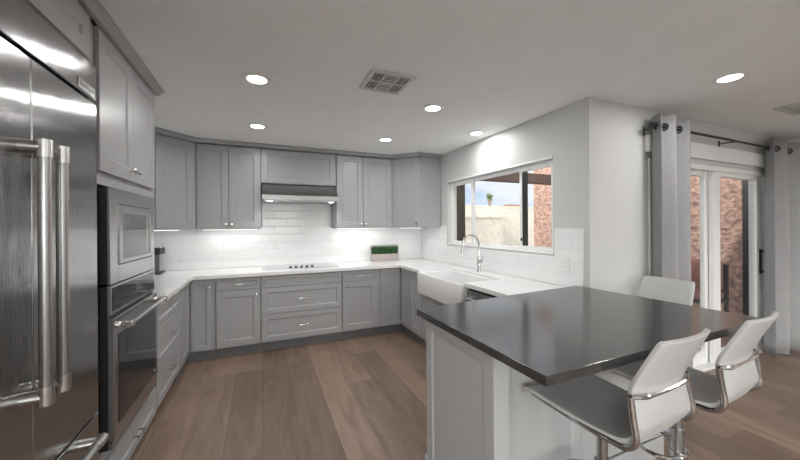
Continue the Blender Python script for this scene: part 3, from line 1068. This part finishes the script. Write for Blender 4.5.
# ------------------------------------------------------------------ peninsula
e = empty('island_cabinet', 'light grey panelled island cabinet carrying the dark stone top', 'kitchen island', Matrix.Translation((1.436, 1.35, 0)))
ox, oy = 1.436, 1.35
IX0, IX1, IY0, IY1, IYN = .866, 2.275, 1.055, 1.645, 1.195
MB().box(IX0 + .0795 - ox, IX1 - ox, IYN + .0205 - oy, IY1 - oy, .0, .906).build('body', M['island'], e)
def island_panel(fr, a, b_, z0=.118, z1=.904, fw=.062, th=.0205, name='panel'):
    q = MB().shaker(a, b_, z0, z1, fw, th=th, rec=.009, slope=.012)
    bmesh.ops.transform(q.bm, matrix=Matrix.Translation((-ox, -oy, 0)) @ fr, verts=q.bm.verts)
    return q.build(name, M['island'], e)
fE = frame(IX0, 0, 0, 0, -1)         # faces -x : local x = -Y, into = +X
fN = frame(0, IYN, 0, 1, 0)          # faces -y
island_panel(fE, -IY1, -IY0, th=.078, z0=.0, name='end_panel')
for a, b_ in ((IX0 + .080, 1.565), (1.567, IX1)):
    island_panel(fN, a, b_)
q = MB()
q.box(IX0 - .014 - ox, IX0 - ox, IY0 - .014 - oy, IY1 - oy, 0.0005, .115, .003)
q.box(IX0 - ox, IX0 + .079 - ox, IY0 - .014 - oy, IY0 - oy, 0.0005, .115, .003)
q.box(IX0 + .080 - ox, IX1 - ox, IYN - .014 - oy, IYN - oy, 0.0005, .115, .003)
q.build('base_moulding', M['island'], e)
slab_poly = [(.835, .762), (2.360, .772), (2.303, 1.800), (.826, 1.685)]
o = MB().prism(slab_poly, .9075, .942, .0012).build('peninsula_countertop', M['slab'])
tag(o, 'dark charcoal stone top of the peninsula with seating overhang', 'countertop')

# ------------------------------------------------------------------ bar stools
def make_stool(label):
    """origin on the floor under the pole; sitter faces +y"""
    e = empty('bar_stool', label, 'bar stool', None, 'white bar stools at the dark peninsula')
    MB().lathe([(0, .001), (.205, .001), (.205, .008), (.19, .014), (.06, .026), (.034, .034), (.034, .05), (0, .05)], (0, 0, 0), 48).build('base', M['chrome'], e, True)
    q = MB().cyl((0, 0, .05), (0, 0, .40), .0275, n=28).cyl((0, 0, .40), (0, 0, .615), .021, n=24).cyl((0, 0, .385), (0, 0, .405), .031, n=28)
    q.build('pole', M['steel2'], e, True)
    q = MB()
    pts = []
    for i in range(29):
        a = PI * 2 * i / 28
        pts.append((.115 * math.cos(a), .075 + .105 * math.sin(a), .275))
    q.tube(pts[:-1], .0095, 10, closed=True)
    q.cyl((0, 0, .258), (0, 0, .292), .032, n=24)
    q.build('footrest', M['chrome'], e, True)
    # lift plate and lever
    pl = MB().box(-.085, .085, -.085, .085, .615, .628, .004).cyl((0, 0, .60), (0, 0, .617), .03).build('seat_plate', M['black'], e)
    q = MB().tube([(.02, 0, .612), (.14, 0, .606), (.20, 0, .618)], .005, 8)
    q.build('lift_lever', M['chrome'], e, True)
    # sling sheet : profile in (y, z), half width
    prof = [(.246, .640, .196), (.236, .654, .204), (.205, .662, .205), (.12, .657, .203), (.0, .650, .200), (-.10, .650, .196), (-.170, .655, .192),
            (-.210, .672, .186), (-.228, .705, .180), (-.224, .75, .176), (-.214, .80, .176), (-.211, .845, .180), (-.233, .90, .179), (-.265, .97, .174), (-.290, 1.022, .168), (-.298, 1.038, .158)]
    # refine by catmull-rom
    def cr(p0, p1, p2, p3, t):
        return tuple(.5 * ((2 * b) + (-a + c) * t + (2 * a - 5 * b + 4 * c - d) * t * t + (-a + 3 * b - 3 * c + d) * t ** 3) for a, b, c, d in zip(p0, p1, p2, p3))
    fine = []
    for i in range(len(prof) - 1):
        p0, p1, p2, p3 = prof[max(i - 1, 0)], prof[i], prof[i + 1], prof[min(i + 2, len(prof) - 1)]
        for k in range(4):
            fine.append(cr(p0, p1, p2, p3, k / 4))
    fine.append(prof[-1])
    t = bmesh.new()
    nx = 12
    rows = []
    for y, z, hwid in fine:
        row = []
        for j in range(nx + 1):
            s = j / nx * 2 - 1
            sag = (1 - s * s)
            yy = y - (.022 * sag if z > .70 else 0) * min(1, (z - .70) / .1 if z > .7 else 0)
            zz = z - (.016 * sag if z < .68 else 0)
            row.append(t.verts.new((s * hwid, yy, zz)))
        rows.append(row)
    for a, b in zip(rows, rows[1:]):
        for j in range(nx):
            t.faces.new((a[j], a[j + 1], b[j + 1], b[j]))
    q = MB()
    q.add(t)
    sh = q.build('seat_sling', M['vinyl'], e, True, 80)
    sd = sh.modifiers.new('thick', 'SOLIDIFY')
    sd.thickness = .016
    sd.offset = 0
    bv = sh.modifiers.new('round', 'BEVEL')
    bv.width = .004
    bv.segments = 2
    bv.limit_method = 'ANGLE'
    bv.angle_limit = R(60)
    # chrome side frames, one tube each, running under the seat edge and up behind the back
    for s in (-1, 1):
        X = s * .192
        pts = [(s * .15, .225, .640), (X - s * .004, .20, .645), (X, .10, .642), (X, -.08, .637), (X, -.180, .640)]
        for i in range(1, 8):
            a = PI / 2 * i / 8
            pts.append((X, -.180 - .058 * math.sin(a), .640 + .058 * (1 - math.cos(a))))
        pts += [(X, -.236, .71), (X, -.228, .76), (X, -.221, .815), (X, -.220, .832)]
        MB().tube(pts, .0115, 12).build('side_frame', M['chrome'], e, True)
    pts = []
    for i in range(21):
        s = i / 20 * 2 - 1
        k = 1 - s * s
        pts.append((s * .192, -.220 - .018 * min(1, k * 2.2), .832 - .012 * k))
    MB().tube(pts, .009, 10).build('back_rail', M['chrome'], e, True)
    MB().box(-.18, .18, -.03, .03, .6155, .632, .003).build('cross_brace', M['chrome'], e)
    return e
st = make_stool('white bar stool tucked under the nearest corner of the dark peninsula top')
st.location = (1.35, .935, 0)
st.rotation_euler = (0, 0, R(2.5))
s2_ = copy_tree(st)
s2_.location = (1.915, .935, 0)
s2_.rotation_euler = (0, 0, R(4))
s2_['label'] = 'white bar stool nearest the patio door on the near side of the peninsula'
s3_ = copy_tree(st)
s3_.location = (2.535, 1.44, 0)
for c_ in kids(s3_):
    if c_.name.split('.')[0] not in ('base', 'pole', 'footrest'):
        c_.location.z = -.025
s3_.rotation_euler = (0, 0, PI / 2)
s3_['label'] = 'white bar stool behind the peninsula end, only its back showing above the top'

# ------------------------------------------------------------------ curtains and rod
def curtain(label, x0, x1, nf, ph, ytail=0.0):
    e = empty('curtain', label, 'curtain', Matrix.Translation(((x0 + x1) / 2, 1.585, .012)), 'grey grommet curtains at the patio door')
    xc = (x0 + x1) / 2
    t = bmesh.new()
    nx, nz = nf * 20, 14
    rows = []
    ht = 2.318
    for k in range(nz + 1):
        v = k / nz
        row = []
        for j in range(nx + 1):
            u = j / nx
            amp = .068 * (1 - .12 * v)
            a = 2 * PI * nf * u + ph
            y = amp * math.sin(a) + .010 * math.sin(a * .5 + 3 * v) * (1 - v)
            x = x0 - xc + (x1 - x0) * (u + .012 * math.sin(2 * a) / nf) + .01 * math.sin(4 * u + 2.5 * v)
            row.append(t.verts.new((x, y, ht * v)))
        rows.append(row)
    for a, b in zip(rows, rows[1:]):
        for j in range(nx):
            t.faces.new((a[j], a[j + 1], b[j + 1], b[j]))
    q = MB()
    q.add(t)
    o = q.build('panel', M['fabric'], e, True, 89)
    sd = o.modifiers.new('thick', 'SOLIDIFY')
    sd.thickness = .004
    # grommets where the cloth crosses the rod
    zr = 2.235 - .012
    for i in range(nf * 2):
        u = (i * PI - ph) / (2 * PI * nf)
        if u < 0.02: u += 1.0
        if 0.02 < u < .98:
            x = x0 - xc + (x1 - x0) * u + .01 * math.sin(4 * u + 2.5 * .96)
            pts = [(x, .027 * math.cos(b_), zr + .027 * math.sin(b_)) for b_ in [2 * PI * k / 20 for k in range(20)]]
            MB().tube(pts, .007, 8, closed=True).build('grommet', M['rod'], e, True)
    return e
curtain('grey curtain left of the patio door, beside the plain wall', 2.95, 3.36, 2, -1.0)
curtain('grey curtain right of the patio door, at the photo edge', 4.93, 5.54, 2, -1.0)
e = empty('curtain_rod', 'dark metal curtain rod on brackets above the patio door', 'curtain rod', Matrix.Translation((4.25, 1.585, 2.235)))
MB().cyl((-1.29, 0, 0), (-.05, 0, 0), .0125).cyl((-.05, 0, 0), (1.33, 0, 0), .0105).build('pole', M['rod'], e, True)
for x in (-1.29, 1.33):
    s = -1 if x < 0 else 1
    MB().lathe([(0, 0), (.020, 0), (.022, .012), (.017, .03), (.022, .034), (.022, .044), (0, .05)], (x, 0, 0), 20, (s, 0, 0)).build('finial', M['rod'], e, True)
for x in (-1.265, -.05, 1.27):
    q = MB().cyl((x, 0, -.012), (x, .10, -.012), .006).box(x - .012, x + .012, .097, .104, -.055, .02, .002)
    q.tube([(x, -.017, 0), (x, -.012, -.016), (x, 0, -.020), (x, .012, -.016)], .004, 8)
    q.build('bracket', M['rod'], e, True)

# ------------------------------------------------------------------ ceiling fixtures
def downlight(x, y, label):
    e = empty('recessed_light', label, 'ceiling light', Matrix.Translation((x, y, ZC)), 'recessed ceiling downlights')
    MB().lathe([(.060, -.0005), (.092, -.0005), (.092, -.004), (.085, -.009), (.062, -.006)], (0, 0, 0), 40).build('trim_ring', M['trim'], e, True)
    MB().lathe([(0, -.0035), (.061, -.0035), (.061, -.006), (0, -.006)], (0, 0, 0), 40).build('lens', M['lens'], e)
    ld = bpy.data.lights.new('lamp_light', 'AREA')
    ld.shape = 'DISK'
    ld.size = .12
    ld.energy = LAMP_W
    ld.color = (1.0, 0.99, 0.975)
    lo = bpy.data.objects.new('lamp_light', ld)
    COL.objects.link(lo)
    lo.parent = e
    lo.location = (0, 0, -.010)
    return e
downlight(-.026, 2.334, 'lit recessed ceiling light nearest the tall oven cabinet, left of the ceiling vent')
downlight(1.317, 2.352, 'lit recessed ceiling light just right of the square ceiling vent')
downlight(-.036, 3.425, 'lit recessed ceiling light over the cabinet left of the range hood')
downlight(1.296, 3.418, 'lit recessed ceiling light in front of cabinet right of the range hood')
downlight(2.103, 2.815, 'lit recessed ceiling light near the wall above the sink window')
downlight(2.893, 1.103, 'lit recessed ceiling light at far right, in front of the patio curtains')
for i, (x, y) in enumerate(((0.1, -.6), (1.5, -.9), (3.0, -.9), (4.6, -.6), (0.6, -2.3), (2.6, -2.3), (4.6, -2.3))):  # extra downlights, never in view, added to supply soft fill light
    downlight(x, y, 'recessed ceiling light added unseen behind the camera for fill')

def vent(x0, x1, y0, y1, label):
    xc, yc = (x0 + x1) / 2, (y0 + y1) / 2
    e = empty('ceiling_vent', label, 'air vent', Matrix.Translation((xc, yc, ZC)))
    a, b = (x1 - x0) / 2, (y1 - y0) / 2
    f_ = .03
    MB().box(-a + .01, a - .01, -b + .01, b - .01, -.003, -.0005).build('duct_backing', M['ventdark'], e)
    q = MB()
    q.box(-a, a, -b, -b + f_, -.012, -.0005, .002).box(-a, a, b - f_, b, -.012, -.0005, .002)
    q.box(-a, -a + f_, -b + f_, b - f_, -.012, -.0005, .002).box(a - f_, a, -b + f_, b - f_, -.012, -.0005, .002)
    q.box(-a / 3 - .006, -a / 3 + .006, -b + f_, b - f_, -.012, -.003).box(a / 3 - .006, a / 3 + .006, -b + f_, b - f_, -.012, -.003)
    q.box(-a + f_, a - f_, -.006, .006, -.012, -.003)
    q.build('frame', M['vent'], e)
    t = MB()
    wd_ = (2 * a - 2 * f_) / 3
    for sgn in (-1, 1):
        for i in range(4):
            x = sgn * (a / 3 + .012 + (i + .5) * (wd_ - .012) / 4)
            t.box(x - .0025, x + .0025, -b + f_, b - f_, -.011, -.004)
    for i in range(8):
        y = -b + f_ + (i + .5) * (2 * b - 2 * f_) / 8
        t.box(-a / 3 + .006, a / 3 - .006, y - .0045, y + .0045, -.011, -.004)
    t.build('louvres', M['vent'], e)
vent(.635, .94, 1.895, 2.20, 'square white ceiling vent over the middle of the kitchen')
vent(4.01, 4.40, 1.09, 1.26, 'white ceiling vent cut off by the right edge of the photo')

# ------------------------------------------------------------------ outside
g = MB().box(-30, 40, -30, YBK - .15, -.12, -.06).box(XS + .15, 40, YD + .15, 60, -.12, -.06).box(-30, XS + .15, YB + .15, 60, -.12, -.06).box(XR + .15, 40, YBK - .15, YD + .15, -.12, -.06)
struct(g.build('patio_ground', M['ground']))
o = MB().box(2.95, 3.14, 4.52, 4.70, -.06, 2.30, .006).build('porch_post', M['olive'])
tag(o, 'weathered brown porch post outside the left pane of the sink window', 'post')
o = MB().box(2.48, 6.58, 4.90, 5.02, 2.27, 2.47, .006).build('patio_beam', M['wood'])
tag(o, 'dark brown timber beam of the patio cover outside the sink window', 'beam')
o = MB().box(6.6, 6.85, 2.39, 6.40, -.06, 3.1).build('stucco_wall', M['stucco'])
tag(o, 'rough pink stucco wall across the patio', 'wall')
o = MB().box(6.58, 6.74, 2.14, 2.38, -.06, 2.5).build('gate_post', M['rod'])
tag(o, 'dark timber upright at the end of the pink stucco wall', 'post')
o = MB().box(6.9, 7.1, -3, 2.60, -.06, 2.9).build('stucco_wall', M['stucco'])
tag(o, 'pink stucco wall seen through the right end of the patio door', 'wall')
q = MB()
q.box(-2, 12, 8.4, 8.65, -.06, 1.99)
q.build('garden_wall', M['cream'])
o = bpy.data.objects['garden_wall']
tag(o, 'long cream block wall behind the patio', 'garden wall')
q = MB().box(2.0, 12.02, 8.385, 8.70, 1.99, 2.05, .01)
q.build('wall_cap', M['cream'], o)
q = MB().box(2.5, 6.9, 7.95, 8.36, -.06, 1.64).box(2.5, 6.97, 7.90, 8.36, 1.64, 1.72, .01)
o = q.build('garden_planter', M['cream'])
tag(o, 'lower cream masonry ledge in front of the garden wall', 'planter')
# palm tree
px_, py_ = 24.3, 30.2
e = empty('palm_tree', 'tall palm tree beyond the garden wall, against the sky', 'palm tree', Matrix.Translation((px_, py_, -.06)))
MB().tube([(0, 0, 0), (.1, 0, 2.0), (.05, 0, 4.75)], [.25, .2, .17], 12).build('trunk', M['trunk'], e, True)
t = bmesh.new()
for i in range(46):
    a = random.uniform(0, 2 * PI)
    el = random.uniform(-.9, 1.3)
    L_ = random.uniform(.4, .72)
    d = Vector((math.cos(a) * math.cos(el), math.sin(a) * math.cos(el), math.sin(el)))
    sd = d.cross(Vector((0, 0, 1))).normalized() * .12
    p0 = Vector((.05, 0, 4.75))
    p1 = p0 + d * L_ * .6 + Vector((0, 0, .02))
    p2 = p0 + d * L_ + Vector((0, 0, -.14))
    v = [t.verts.new(p) for p in (p0, p1 - sd, p2, p1 + sd)]
    t.faces.new(v)
q = MB()
q.add(t)
q.build('fronds', M['palm'], e)
def house(label, x, y, w_, h_, rh):
    e = empty('house', label, 'house', Matrix.Translation((x, y, -.06)))
    MB().box(-w_, w_, -2, 2, 0, h_).build('wall', M['cream'], e)
    t = bmesh.new()
    vs = [t.verts.new(p) for p in ((-w_ - .3, -2.3, h_), (w_ + .3, -2.3, h_), (w_ + .3, 2.3, h_), (-w_ - .3, 2.3, h_), (-w_ * .5, 0, h_ + rh), (w_ * .5, 0, h_ + rh))]
    for ix in ((0, 1, 5, 4), (1, 2, 5), (2, 3, 4, 5), (3, 0, 4), (3, 2, 1, 0)):
        t.faces.new([vs[k] for k in ix])
    q = MB()
    q.add(t)
    q.build('roof', M['tileroof'], e)
house('neighbouring house with red tiled roof right of the palm', 22.3, 24.0, 2.0, 2.5, .95)
house('neighbouring house with red tiled roof left of the palm', 16.6, 25.0, 2.6, 2.55, .75)
# patio chair outside the door
e = empty('patio_chair', 'dark patio chair with red cushion outside the patio door', 'chair', Matrix.Translation((5.72, 2.55, -.06)))
q = MB().box(-.25, .25, -.25, .25, .40, .43)
q.build('seat', M['black'], e)
for x in (-.23, .23):
    for y in (-.23, .23):
        MB().box(x - .018, x + .018, y - .018, y + .018, .001, .40).build('leg', M['black'], e)
MB().box(.21, .25, -.25, .25, .43, .92).build('backrest', M['black'], e)
MB().box(-.22, .20, -.23, .23, .432, .54, .04, 3).build('cushion', M['cushion'], e, True)
MB().box(.08, .205, -.22, .22, .545, .98, .04, 3).build('back_cushion', M['cushion'], e, True)
